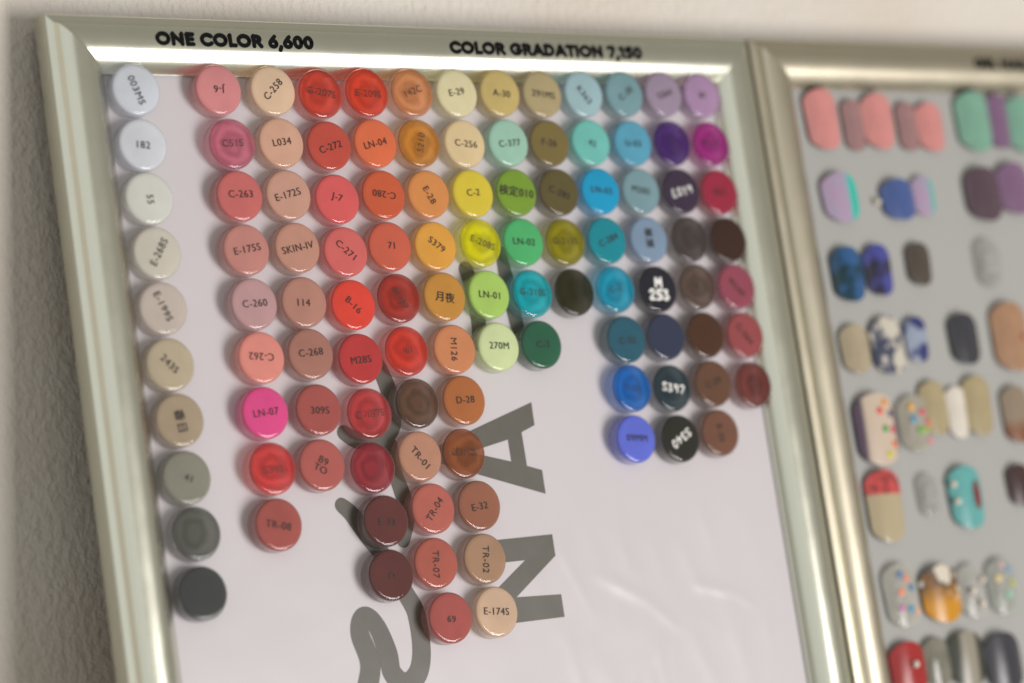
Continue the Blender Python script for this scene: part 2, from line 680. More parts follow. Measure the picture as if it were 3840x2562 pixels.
def pen_mesh(body):
    lines = body.split('|')
    k, w = (2.9, 1.05) if len(lines) > 1 else (2.35, 0.62)
    verts, faces = [], []
    for li, line in enumerate(lines):
        n = len(line)
        for ci, ch in enumerate(line):
            ox = (ci - n / 2) * k * 1.25 + 0.12 * k
            oy = ((len(lines) - 1) / 2 - li) * k * 1.75 - 0.7 * k + random.uniform(-0.3, 0.3)
            for st in PEN[ch]:
                pts = [(ox + px * k, oy + py * k) for px, py in st]
                me = ribbon('pen_stroke', pts, [w * random.uniform(0.8, 1.2) for _ in pts], 0, 0, 4)
                b = len(verts)
                lift = 0.004 * len(faces) / 10
                verts += [(v.co.x / MM, v.co.y / MM, 0.04 + lift * 0.05) for v in me.vertices]
                faces += [tuple(b + q for q in p.vertices) for p in me.polygons]
                bpy.data.meshes.remove(me)
    return mesh('hand_lettering', verts, faces)


HEAVY = {  # (advance, strokes) on a cap height of 1
    'O': (1.10, [[(0.52 + 0.40 * math.cos(a * math.pi / 8), 0.5 + 0.38 * math.sin(a * math.pi / 8)) for a in range(17)]]),
    'C': (0.95, [[(0.52 + 0.40 * math.cos(a * math.pi / 8), 0.5 + 0.38 * math.sin(a * math.pi / 8)) for a in range(2, 15)]]),
    'G': (1.06, [[(0.52 + 0.40 * math.cos(a * math.pi / 8), 0.5 + 0.38 * math.sin(a * math.pi / 8)) for a in range(2, 16)], [(0.60, 0.46), (0.88, 0.46), (0.88, 0.36)]]),
    'N': (1.02, [[(0.16, 0.1), (0.16, 0.9)], [(0.18, 0.82), (0.78, 0.18)], [(0.80, 0.1), (0.80, 0.9)]]),
    'E': (0.74, [[(0.16, 0.1), (0.16, 0.9)], [(0.16, 0.88), (0.58, 0.88)], [(0.16, 0.5), (0.54, 0.5)], [(0.16, 0.12), (0.58, 0.12)]]),
    'L': (0.66, [[(0.16, 0.1), (0.16, 0.9)], [(0.16, 0.12), (0.54, 0.12)]]),
    'R': (0.86, [[(0.16, 0.1), (0.16, 0.9)], [(0.16, 0.86), (0.42, 0.86), (0.60, 0.76), (0.60, 0.58), (0.42, 0.48), (0.16, 0.48)], [(0.40, 0.48), (0.70, 0.1)]]),
    'A': (0.98, [[(0.10, 0.1), (0.48, 0.9)], [(0.48, 0.9), (0.86, 0.1)], [(0.26, 0.32), (0.70, 0.32)]]),
    'D': (0.98, [[(0.16, 0.1), (0.16, 0.9)], [(0.16, 0.88), (0.40, 0.88), (0.66, 0.78), (0.78, 0.5), (0.66, 0.22), (0.40, 0.12), (0.16, 0.12)]]),
    'T': (0.76, [[(0.10, 0.88), (0.66, 0.88)], [(0.38, 0.88), (0.38, 0.1)]]),
    'I': (0.40, [[(0.18, 0.1), (0.18, 0.9)]]),
    'S': (0.76, [[(0.60, 0.80), (0.36, 0.90), (0.16, 0.74), (0.30, 0.56), (0.50, 0.46), (0.62, 0.28), (0.42, 0.11), (0.14, 0.18)]]),
    '6': (0.78, [[(0.52, 0.90), (0.22, 0.52), (0.15, 0.36)], [(0.38 + 0.24 * math.cos(a * math.pi / 6), 0.34 + 0.23 * math.sin(a * math.pi / 6)) for a in range(13)]]),
    '0': (0.80, [[(0.39 + 0.25 * math.cos(a * math.pi / 8), 0.5 + 0.38 * math.sin(a * math.pi / 8)) for a in range(17)]]),
    '7': (0.72, [[(0.10, 0.87), (0.58, 0.87), (0.26, 0.1)]]),
    '1': (0.50, [[(0.10, 0.80), (0.28, 0.88), (0.28, 0.1)]]),
    '5': (0.76, [[(0.58, 0.88), (0.24, 0.88), (0.20, 0.56), (0.44, 0.58), (0.60, 0.36), (0.44, 0.14), (0.14, 0.14)]]),
    ',': (0.34, [[(0.18, 0.10), (0.10, -0.14)]]),
    ' ': (0.38, []),
}


def heavy_text(body, width, cap):
    adv = sum(HEAVY[c][0] for c in body) - 0.12
    kx, ky = width / adv, cap
    verts, faces = [], []
    ox, ns = -0.06, 0
    for ch in body:
        a, strokes = HEAVY[ch]
        for st in strokes:
            pts = [((ox + px) * kx - width / 2, (py - 0.5) * ky) for px, py in st]
            w = 0.325 * cap
            me = ribbon('letter', pts, [w] * len(pts), 0, 0, 3)
            b0 = len(verts)
            ns += 1
            verts += [(v.co.x / MM, v.co.y / MM, 0.25 + 0.004 * (ns % 5)) for v in me.vertices]
            faces += [tuple(b0 + q for q in p.vertices) for p in me.polygons]
            bpy.data.meshes.remove(me)
        ox += a
    return mesh('lettering', verts, faces)


POTS = [
    (-151.3, 101.3, (0.814, 0.868, 0.940), '003MS', -71, 's', 'frosted milky white sample pot printed 003MS in the top corner'),
    (-151.4, 80.3, (0.848, 0.886, 0.940), '182', -5, 'o', 'pure white sample pot printed 182'),
    (-151.6, 60.0, (0.850, 0.867, 0.799), '55', -87, 'o', 'ivory white sample pot just below the white pot printed 182'),
    (-151.3, 39.4, (0.781, 0.746, 0.639), 'E-268S', 57, 's', 'pale cream frosted sample pot printed E-268S'),
    (-151.8, 18.7, (0.717, 0.632, 0.556), 'E-199S', -68, 's', 'pale beige sample pot printed E-199S'),
    (-151.9, -2.2, (0.647, 0.557, 0.400), '243S', -48, 's', 'sand beige sample pot printed 243S beside the left frame bar'),
    (-151.0, -22.8, (0.532, 0.427, 0.302), '\u9999\u65e5', -83, 'o', 'taupe beige sample pot with two dark Japanese characters in the leftmost column'),
    (-151.2, -43.9, (0.343, 0.341, 0.277), '41', -23, 'o', 'khaki grey sample pot third from the bottom of the leftmost column'),
    (-150.1, -64.4, (0.176, 0.180, 0.157), '', -5, 't', 'see-through charcoal sample pot second from the bottom of the leftmost column'),
    (-150.7, -86.1, (0.088, 0.095, 0.092), '', -6, 'o', 'black sample pot at the foot of the leftmost column'),
    (-116.7, 101.8, (0.860, 0.351, 0.358), 'J-6', 176, 'o', 'rose pink sample pot printed J-6 upside down in the top row'),
    (-113.8, 80.8, (0.758, 0.221, 0.314), 'C51S', 2, 't', 'see-through raspberry pink sample pot with swirl rings under the rose pink J-6 pot'),
    (-113.7, 60.6, (0.752, 0.213, 0.202), 'C-263', -0, 'o', 'dusty coral pink sample pot printed C-263'),
    (-114.0, 39.9, (0.719, 0.332, 0.288), 'E-175S', 9, 'o', 'dusty pink sample pot printed E-175S'),
    (-113.8, 19.1, (0.691, 0.428, 0.433), 'C-260', 2, 'o', 'pale mauve pink sample pot printed C-260'),
    (-113.8, -1.3, (0.940, 0.373, 0.311), 'C-262', 174, 'o', 'salmon pink sample pot printed C-262 upside down'),
    (-115.3, -22.1, (0.938, 0.117, 0.361), 'LN-07', 4, 'o', 'neon hot pink sample pot printed LN-07'),
    (-115.3, -43.1, (0.839, 0.090, 0.086), 'S393', -0, 't', 'bright red sample pot just below the neon hot pink pot'),
    (-116.0, -64.0, (0.501, 0.141, 0.122), 'TR-08', -13, 'o', 'brick red sample pot standing alone below the bright red pot of its column'),
    (-93.1, 101.9, (0.940, 0.695, 0.487), 'C-258', 43, 'o', 'pale peach sample pot printed C-258 in the top row'),
    (-92.6, 81.3, (0.849, 0.522, 0.374), 'L034', 7, 'o', 'peach nude sample pot printed L034'),
    (-92.6, 60.8, (0.766, 0.448, 0.342), 'E-172S', 14, 'o', 'rosy nude sample pot printed E-172S'),
    (-91.9, 40.2, (0.713, 0.386, 0.289), 'SKIN-IV', 10, 'o', 'skin beige sample pot printed SKIN-IV'),
    (-92.2, 19.1, (0.633, 0.326, 0.255), '114', -4, 'o', 'tan beige sample pot printed 114'),
    (-92.5, -0.9, (0.539, 0.263, 0.206), 'C-268', 3, 'o', 'brown beige sample pot printed C-268'),
    (-92.4, -22.3, (0.517, 0.136, 0.121), '309S', -3, 'o', 'terracotta sample pot between the neon pink pot and a see-through red one'),
    (-94.2, -43.2, (0.600, 0.172, 0.151), 'B9\nTO', -30, 'o', 'terracotta pink sample pot with two short printed lines'),
    (-72.0, 100.9, (0.825, 0.086, 0.049), 'G-207S', -10, 't', 'see-through red sample pot printed G-207S in the top row'),
    (-71.5, 80.2, (0.693, 0.119, 0.086), 'C-272', 16, 'o', 'tomato red sample pot printed C-272'),
    (-71.2, 59.0, (0.892, 0.168, 0.168), 'J-7', -19, 'o', 'coral red sample pot printed J-7'),
    (-70.8, 38.2, (0.863, 0.206, 0.192), 'C-271', -43, 'o', 'soft coral sample pot printed C-271'),
    (-70.7, 17.4, (0.940, 0.099, 0.068), 'B-16', -47, 'o', 'vivid scarlet sample pot printed B-16'),
    (-70.8, -3.7, (0.659, 0.075, 0.075), 'M285', 3, 'o', 'deep red sample pot just below the vivid scarlet B-16 pot'),
    (-70.3, -24.9, (0.698, 0.082, 0.086), 'C-137S', 4, 't', 'see-through dark red sample pot overlapping a grey brush stroke'),
    (-72.2, -45.7, (0.457, 0.053, 0.070), '', -4, 't', 'see-through wine red sample pot left of the nude TR-01 pot'),
    (-69.7, -66.3, (0.192, 0.067, 0.063), 'E-33', -5, 'o', 'dark cocoa brown sample pot left of the coral TR-04 pot'),
    (-70.8, -86.9, (0.177, 0.066, 0.062), 'C', -88, 'o', 'dark cocoa brown sample pot left of the TR-07 pot, lowest of its column'),
    (-50.8, 101.7, (0.940, 0.087, 0.034), 'E-209S', -4, 't', 'see-through orange red sample pot printed E-209S in the top row'),
    (-50.3, 81.3, (0.940, 0.232, 0.103), 'LN-04', 12, 'o', 'neon orange sample pot printed LN-04'),
    (-49.9, 60.6, (0.776, 0.163, 0.074), 'C-280', 171, 'o', 'burnt orange sample pot printed C-280 upside down'),
    (-50.4, 39.9, (0.771, 0.177, 0.108), '71', -4, 'o', 'coral orange sample pot printed 71'),
    (-49.6, 19.3, (0.555, 0.056, 0.037), 'M337', -61, 't', 'see-through crimson sample pot between the scarlet B-16 pot and the amber one'),
    (-49.5, -1.6, (0.848, 0.069, 0.041), '61', 10, 't', 'bright red sample pot right of the deep red one, above the dark brown pot'),
    (-48.1, -22.2, (0.194, 0.103, 0.064), '', -3, 't', 'see-through dark brown sample pot left of the D-28 pot'),
    (-50.4, -42.8, (0.676, 0.354, 0.240), 'TR-01', -53, 'o', 'nude beige sample pot printed TR-01'),
    (-47.9, -63.3, (0.644, 0.195, 0.154), 'TR-04', 48, 'o', 'salmon terracotta sample pot printed TR-04'),
    (-50.1, -84.2, (0.589, 0.175, 0.133), 'TR-07', -97, 'o', 'rust orange sample pot printed TR-07'),
    (-47.1, -105.5, (0.552, 0.151, 0.134), '69', -11, 'o', 'brick pink sample pot printed 69 at the foot of its column'),
    (-29.6, 102.1, (0.877, 0.382, 0.157), '142C', 19, 't', 'see-through caramel orange sample pot printed 142C in the top row'),
    (-29.8, 81.4, (0.777, 0.335, 0.047), 'S210', 74, 't', 'see-through amber sample pot printed S210'),
    (-29.0, 60.6, (0.866, 0.375, 0.121), 'E-28', -64, 'o', 'apricot orange sample pot printed E-28'),
    (-29.3, 39.7, (0.940, 0.488, 0.092), 'S379', -38, 'o', 'golden orange sample pot printed S379'),
    (-28.5, 19.3, (0.729, 0.367, 0.079), '\u6708\u591c', -10, 'o', 'dark amber sample pot with two Japanese characters, left of the lime LN-01 pot'),
    (-27.4, -1.8, (0.801, 0.339, 0.162), 'M126', -96, 'o', 'tan orange sample pot printed M126'),
    (-26.4, -22.2, (0.579, 0.211, 0.077), 'D-28', 0, 'o', 'caramel brown sample pot printed D-28'),
    (-30.1, -43.0, (0.463, 0.151, 0.060), 'C-137', 175, 't', 'chestnut brown sample pot overlapping the printed letter A'),
    (-26.5, -63.8, (0.432, 0.184, 0.118), 'E-32', 6, 'o', 'light brown sample pot printed E-32'),
    (-27.5, -84.5, (0.551, 0.343, 0.223), 'TR-02', -99, 'o', 'tan sample pot printed TR-02 overlapping the printed letter N'),
    (-25.7, -105.4, (0.856, 0.618, 0.437), 'E-174S', -7, 'o', 'pale peach sample pot printed E-174S at the foot of its column'),
    (-8.4, 102.2, (0.940, 0.870, 0.550), 'E-29', 8, 'o', 'cream sample pot printed E-29 in the top row'),
    (-8.2, 81.3, (0.940, 0.757, 0.448), 'C-256', -6, 'o', 'light custard sample pot printed C-256'),
    (-7.8, 60.8, (0.900, 0.737, 0.079), 'C-2', 2, 'o', 'bright yellow sample pot printed C-2'),
    (-7.6, 40.5, (0.888, 0.850, 0.002), 'E-208S', -22, 't', 'see-through acid yellow sample pot printed E-208S'),
    (-7.3, 19.5, (0.556, 0.841, 0.198), 'LN-01', -7, 'o', 'lime green sample pot printed LN-01'),
    (-6.4, -1.7, (0.818, 0.940, 0.524), '270M', -4, 'o', 'pale pistachio sample pot printed 270M'),
    (12.8, 102.6, (0.759, 0.596, 0.238), 'A-30', -6, 'o', 'mustard beige sample pot printed A-30 in the top row'),
    (13.2, 81.8, (0.456, 0.758, 0.608), 'C-377', 4, 'o', 'pale mint sample pot printed C-377'),
    (13.5, 61.1, (0.280, 0.468, 0.061), '\u691c\u5b9a010', -8, 'o', 'leaf green sample pot with Japanese characters and 010'),
    (13.3, 40.5, (0.120, 0.614, 0.230), 'LN-02', -5, 'o', 'emerald green sample pot printed LN-02'),
    (13.9, 19.3, (0.002, 0.578, 0.657), 'G-210S', -5, 't', 'see-through turquoise sample pot right of the lime LN-01 pot'),
    (14.6, -1.7, (0.044, 0.169, 0.097), 'C-3', -1, 'o', 'dark bottle green sample pot right of the pale pistachio one'),
    (33.9, 102.5, (0.591, 0.490, 0.271), '291MS', -7, 'o', 'greige sample pot printed 291MS in the top row'),
    (33.9, 81.8, (0.282, 0.219, 0.081), 'F-26', -8, 'o', 'olive brown sample pot right of the pale mint one'),
    (34.9, 61.1, (0.171, 0.140, 0.057), 'C-285', -22, 'o', 'dark olive sample pot right of the leaf green one'),
    (34.3, 40.1, (0.406, 0.361, 0.002), 'G-211S', -1, 't', 'see-through yellow olive sample pot right of the emerald LN-02 pot'),
    (35.0, 19.2, (0.038, 0.037, 0.006), '', -2, 't', 'see-through blackish olive sample pot at the foot of its column'),
    (55.2, 102.9, (0.475, 0.690, 0.741), 'K363', -53, 'o', 'pale ice blue sample pot in the top row'),
    (55.1, 82.1, (0.237, 0.707, 0.629), '42', -19, 'o', 'aqua green sample pot below the pale ice blue one'),
    (56.1, 61.3, (0.025, 0.455, 0.772), 'LN-03', -7, 'o', 'vivid sky blue sample pot printed LN-03'),
    (55.5, 40.4, (0.022, 0.356, 0.437), 'C-284', 21, 'o', 'dark teal sample pot just below the vivid sky blue one'),
    (56.1, 19.8, (0.010, 0.444, 0.650), 'G-2', 14, 't', 'see-through cyan sample pot left of the white lettered M 253 pot'),
    (57.7, -1.3, (0.046, 0.161, 0.226), 'C-32', 2, 'o', 'petrol blue sample pot below the see-through cyan one'),
    (56.7, -21.6, (0.015, 0.210, 0.682), 'F-31', -11, 't', 'royal blue sample pot left of the S397 pot'),
    (54.6, -42.6, (0.175, 0.229, 0.858), '09MM', -6, 'o', 'periwinkle blue sample pot at the foot of its column'),
    (76.5, 103.2, (0.273, 0.470, 0.513), 'C-30', 33, 'o', 'grey teal sample pot in the top row'),
    (77.0, 81.9, (0.148, 0.492, 0.674), 'U-03', -3, 'o', 'soft blue sample pot left of the dark violet one'),
    (77.3, 61.2, (0.284, 0.458, 0.504), 'M205', -11, 'o', 'grey blue sample pot left of the white lettered L019 pot'),
    (77.4, 40.4, (0.300, 0.420, 0.574), '\u8349\u539f', -89, 'o', 'powder blue sample pot with two dark Japanese characters'),
    (78.1, 19.2, (0.034, 0.034, 0.047), '#M|253', -4, 'o', 'near black sample pot hand lettered M 253 in thick white'),
    (78.3, -1.0, (0.060, 0.072, 0.127), '', -2, 'o', 'dark slate blue sample pot directly below the M 253 pot'),
    (77.4, -22.7, (0.039, 0.075, 0.094), '#S397', -13, 't', 'dark teal black sample pot hand lettered S397 in white'),
    (77.6, -43.9, (0.047, 0.046, 0.037), '#S340', -152, 'o', 'black sample pot hand lettered S340 upside down in white'),
    (97.6, 103.5, (0.467, 0.373, 0.496), 'S264', 15, 'o', 'grey lilac sample pot in the top row'),
    (98.2, 82.0, (0.100, 0.028, 0.245), 'C', 0, 't', 'see-through dark violet sample pot left of the magenta one'),
    (98.8, 61.0, (0.075, 0.050, 0.090), '#L019', 9, 'o', 'dark plum sample pot hand lettered L019 in white'),
    (99.3, 40.2, (0.110, 0.088, 0.081), '', -1, 't', 'see-through dark taupe sample pot below the L019 pot'),
    (99.5, 19.7, (0.172, 0.116, 0.089), 'E', -2, 't', 'see-through mocha sample pot right of the M 253 pot'),
    (99.7, -1.1, (0.116, 0.054, 0.033), '', -2, 'o', 'dark chocolate brown sample pot right of the slate blue one'),
    (99.5, -21.9, (0.202, 0.103, 0.066), 'C-29', 16, 'o', 'milk chocolate sample pot right of the S397 pot'),
    (99.0, -42.8, (0.255, 0.123, 0.083), 'E-30', -86, 'o', 'reddish brown sample pot at the foot of its column, right of the S340 pot'),
    (118.5, 103.3, (0.549, 0.355, 0.570), '81', 7, 'o', 'light lilac sample pot in the top right corner of the pot array'),
    (119.2, 81.7, (0.495, 0.033, 0.317), 'M-11', 0, 't', 'magenta sample pot below the light lilac one'),
    (119.5, 60.5, (0.457, 0.043, 0.089), 'B21', -0, 'o', 'ruby red sample pot below the magenta one'),
    (120.2, 39.5, (0.074, 0.038, 0.028), '', -1, 'o', 'darkest brown sample pot below the ruby red one'),
    (120.6, 19.1, (0.424, 0.106, 0.156), 'M249', -48, 'o', 'raspberry rose sample pot below the darkest brown one'),
    (121.0, -1.9, (0.433, 0.110, 0.115), 'C-264', -53, 'o', 'dusky rose sample pot second from the bottom of the rightmost column'),
    (121.1, -23.4, (0.266, 0.070, 0.060), 'E-3', -63, 't', 'maroon sample pot at the foot of the rightmost column'),
]
NAIL_TIPS = [
    (189.6, 94.3, 19.8, 28.1, 'pink', 'largest salmon pink nail tip at the left of the top row'),
    (208.2, 91.8, 12.7, 23.9, 'mauve', 'mauve nail tip between the largest and middle pink tips'),
    (223.3, 93.6, 19.4, 26.1, 'pink', 'middle salmon pink nail tip between two mauve tips'),
    (241.5, 91.5, 12.6, 23.1, 'mauve', 'mauve nail tip left of the smallest pink tip'),
    (255.5, 91.2, 17.2, 23.2, 'pink', 'smallest salmon pink nail tip of the top row'),
    (284.2, 94.0, 22.8, 29.0, 'mint', 'mint green nail tip left of a purple tip'),
    (300.7, 94.4, 15.1, 26.3, 'purple', 'purple nail tip between two mint tips'),
    (315.5, 92.8, 20.6, 27.3, 'mint', 'mint green nail tip cut by the right picture edge in the top row'),
    (192.6, 58.3, 21.8, 22.7, 'holo', 'lilac nail tip with a turquoise stripe in the second row'),
    (227.6, 57.0, 21.0, 19.1, 'denim', 'denim blue nail tip in the second row'),
    (243.7, 58.7, 13.7, 18.8, 'holo', 'narrow pink and turquoise striped nail tip beside the denim blue one'),
    (282.1, 59.0, 23.8, 25.8, 'plum', 'dark plum nail tip in the second row'),
    (302.8, 61.6, 23.2, 24.8, 'purple', 'purple nail tip beside the dark plum one at the right edge'),
    (189.6, 23.4, 19.1, 24.9, 'peacock', 'glossy peacock blue nail tip in the third row'),
    (208.2, 24.9, 16.3, 23.5, 'cosmic', 'glossy violet blue nail tip beside the peacock blue one'),
    (233.6, 27.0, 15.1, 19.8, 'umber', 'dark umber nail tip standing alone in the third row'),
    (277.8, 26.5, 16.9, 23.1, 'clear', 'clear milky nail tip at the right of the third row'),
    (186.5, -10.2, 17.4, 21.9, 'sheer', 'sheer beige nail tip at the left of the fourth row'),
    (206.0, -9.5, 19.9, 26.0, 'marble', 'navy and white marbled nail tip in the fourth row'),
    (224.0, -7.4, 13.8, 20.7, 'bluetip', 'pale blue nail tip with a navy patch beside the marbled one'),
    (253.7, -8.4, 18.6, 23.8, 'black', 'blackish navy nail tip in the fourth row'),
    (283.4, -8.6, 23.7, 32.4, 'tan', 'tan nail tip with a red dot at the right edge of the fourth row'),
    (190.7, -46.5, 25.1, 32.2, 'dots', 'plum edged nail tip with coloured dots in the fifth row'),
    (214.1, -45.3, 19.4, 25.5, 'cleardots', 'clear nail tip with coloured dots beside the plum edged one'),
    (227.4, -38.8, 16.5, 24.5, 'khaki', 'khaki nail tip left of the white tip in the fifth row'),
    (241.4, -41.6, 12.4, 23.5, 'white', 'white nail tip between two khaki tips'),
    (254.6, -39.3, 18.1, 27.3, 'khaki', 'khaki nail tip right of the white tip in the fifth row'),
    (278.5, -44.7, 17.9, 26.3, 'brown', 'brown nail tip at the right edge of the fifth row'),
    (188.3, -80.1, 21.4, 31.9, 'redtip', 'long sheer beige nail tip with a red end in the sixth row'),
    (215.2, -77.3, 13.1, 19.5, 'clear', 'clear nail tip left of the turquoise one'),
    (237.7, -80.0, 20.9, 28.3, 'turq', 'turquoise nail tip with a red patch and two pearls'),
    (272.7, -77.0, 15.5, 19.2, 'darkbrown', 'dark brown nail tip at the right edge of the sixth row'),
    (189.1, -119.4, 20.4, 27.8, 'flakes', 'clear nail tip with blue and orange flakes in the seventh row'),
    (212.3, -121.0, 24.0, 25.4, 'amber', 'amber nail tip with a white streak in the seventh row'),
    (231.5, -121.5, 17.5, 24.1, 'glitter', 'clear nail tip with pearls beside the amber one'),
    (250.6, -121.4, 18.9, 25.5, 'pastel', 'clear nail tip with pastel flakes at the right of the seventh row'),
    (185.9, -151.2, 21.3, 23.7, 'red', 'red nail tip with a pearl at the bottom edge'),
    (203.4, -150.0, 16.0, 21.3, 'smoke', 'smoky grey green nail tip right of the red one at the bottom'),
    (221.2, -150.8, 22.0, 24.5, 'oyster', 'dark rimmed oyster nail tip at the bottom'),
    (243.1, -154.4, 23.0, 26.0, 'black', 'black nail tip in the bottom right corner'),
]


for i, p in enumerate(POTS):
    code = p[3]
    if code and not code.startswith('#'):
        cjk = ord(code[0]) > 255
        sz = 4.0 if not cjk else 4.6
        if len(code) <= 2:
            sz *= 0.95
        text_mesh(('pot', i), code, sz, 0.0 if not cjk else 0.04, 0.0, 1.08)
finish_text()
for f, body, x, w in ((f1, 'ONE COLOR 6,600', -106.8, 67.5), (f1, 'COLOR GRADATION 7,150', 39.7, 97.2), (f2, 'GEL NAIL DESIGN', 320.0, 68.0)):
    obj('lettering', heavy_text(body, w, 5.1), M_BLACK, f, L(f, x, 121.0, 7.05))

# ------------------------------------------------------------------ colour sample pots
CAP = lathe('clear_cap', [(9.55, 0.35), (9.9, 0.35), (9.97, 0.6), (9.97, 1.5), (9.72, 1.75), (9.72, 2.1), (9.93, 2.4), (9.95, 5.2), (9.86, 5.75), (9.62, 6.2), (9.25, 6.46), (8.8, 6.58), (8.5, 6.60), (7.5, 6.60), (0, 6.60)], 56, 50)
GEL_O = lathe('gel_fill', [(9.74, 5.5), (9.7, 5.75), (9.45, 6.12), (8.9, 6.34), (8.0, 6.36), (0, 6.36)], 48, 60)
ring = [(9.72, 5.4), (9.6, 5.8), (9.2, 6.1)]
for r, z in ((8.5, 6.1), (8.0, 5.95), (7.2, 6.02), (6.6, 5.85), (5.6, 5.92), (5.0, 5.72), (3.9, 5.8), (3.2, 5.6), (1.6, 5.62), (0, 5.6)):
    ring.append((r, z))
GEL_T = lathe('gel_fill', ring, 48, 180)
UNDER = lathe('cap_ring', [(9.0, 0.4), (9.5, 0.4), (9.5, 1.0), (9.0, 1.0), (9.0, 0.4)], 40, 40)
for i, (x, y, rgb, code, ang, kind, label) in enumerate(POTS):
    pot = obj('sample_pot', None, matrix=at(x, y, 0, random.uniform(0, 360)))
    pot.empty_display_size = 0.01
    tag(pot, label, 'sample pot', 'round colour sample pots stuck on the white poster')
    col = rgb
    gel = obj('gel_fill', GEL_T if kind == 't' else GEL_O, M_GELT if kind == 't' else M_GEL, pot)
    gel.color = (*col, 1)
    cap = obj('clear_cap', CAP, M_CAP, pot)
    cap.color = (*col, 1)
    if code:
        spin = (pot.matrix_world.to_3x3().inverted() @ at(0, 0, 0, ang).to_3x3()).to_4x4()
        off = (random.uniform(-0.5, 0.5), random.uniform(-0.6, 0.4))
        if code.startswith('#'):
            obj('hand_lettering', pen_mesh(code[1:]), M_WHITEPEN, pot, Matrix.Translation((0, 0, 6.64 * MM)) @ spin)
        else:
            obj('printed_code', PRINTS[('pot', i)], M_INK, pot, Matrix.Translation((off[0] * MM, off[1] * MM, 6.65 * MM)) @ spin)

# ------------------------------------------------------------------ nail tips on the right-hand board
def tip_mesh(w, h, arch=0.14, seg=12, rows=16, pointed=0.0):
    top, faces = [], []
    T = 0.5
    a = arch * w

    def half(v):
        e = min(v, 1 - v) * h                       # distance from the nearer end
        rr = min(w * 0.27, h * 0.25)
        k = 1.0 if e >= rr else math.sqrt(max(0.0, 1 - (1 - e / rr) ** 2)) * 0.55 + 0.45 * (e / rr) ** 0.5
        taper = 1.0 - 0.10 * v - pointed * v * v
        return max(0.05, k) * taper * w / 2
    for lay in range(2):
        for j in range(rows + 1):
            v = 0.5 - 0.5 * math.cos(math.pi * j / rows)
            hw = half(v)
            for i in range(seg + 1):
                u = -1 + 2 * i / seg
                x = u * hw
                z = a * (1 - (x / (w / 2)) ** 2) + 1.0 * math.sin(math.pi * (0.25 + 0.6 * v)) + 0.4
                y = (0.5 - v) * h
                top.append((x, y, z - lay * T))
    n = seg + 1
    m2 = (rows + 1) * n
    for j in range(rows):
        for i in range(seg):
            q = j * n + i
            faces.append((q, q + n, q + n + 1, q + 1))
            faces.append((m2 + q, m2 + q + 1, m2 + q + n + 1, m2 + q + n))
    rim = [i for i in range(n)] + [j * n + seg for j in range(1, rows + 1)] + [rows * n + i for i in range(seg - 1, -1, -1)] + [j * n for j in range(rows - 1, 0, -1)]
    for k in range(len(rim)):
        p, q = rim[k], rim[(k + 1) % len(rim)]
        faces.append((p, q, m2 + q, m2 + p))
    return mesh('nail_shell', top, faces, 60)


def mat_nail(name, build, rough=0.24, clear=0.0, metallic=0.0):
    """build(t, x, y, v) returns a colour socket or tuple; x across -1..1, y along -1..1 of a 20 x 30 mm tip."""
    t = NT(name)
    v = t.coord()
    sep = t.n('ShaderNodeSeparateXYZ')
    t.l(v, sep.inputs[0])
    x = t.math('MULTIPLY', sep.outputs[0], 100.0)
    y = t.math('MULTIPLY', sep.outputs[1], 70.0)
    b = t.n('ShaderNodeBsdfPrincipled', Roughness=rough, Metallic=metallic)
    b.inputs['Coat Weight'].default_value = 0.1
    b.inputs['Coat Roughness'].default_value = 0.25
    c = build(t, x, y, v)
    if isinstance(c, tuple):
        n = t.noise(v, 160.0, 3)
        c = t.mixc(n, tuple(q * 0.78 for q in c), tuple(min(1, q * 1.15) for q in c))
    t.l(c, b.inputs['Base Color'])
    if clear:
        tr = t.n('ShaderNodeBsdfTransparent', Color=(0.94, 0.94, 0.93, 1))
        return t.surf(t.mixs(clear, b.outputs[0], tr.outputs[0]))
    return t.surf(b.outputs[0])


def step(t, s, edge, soft=0.06):
    return t.ramp(t.math('ADD', t.math('MULTIPLY', s, 0.5), 0.5), [(max(0, (edge + 1) / 2 - soft / 2), 0.0), (min(1, (edge + 1) / 2 + soft / 2), 1.0)])



def C(c):
    return tuple(v * 1.0 for v in lin(c))


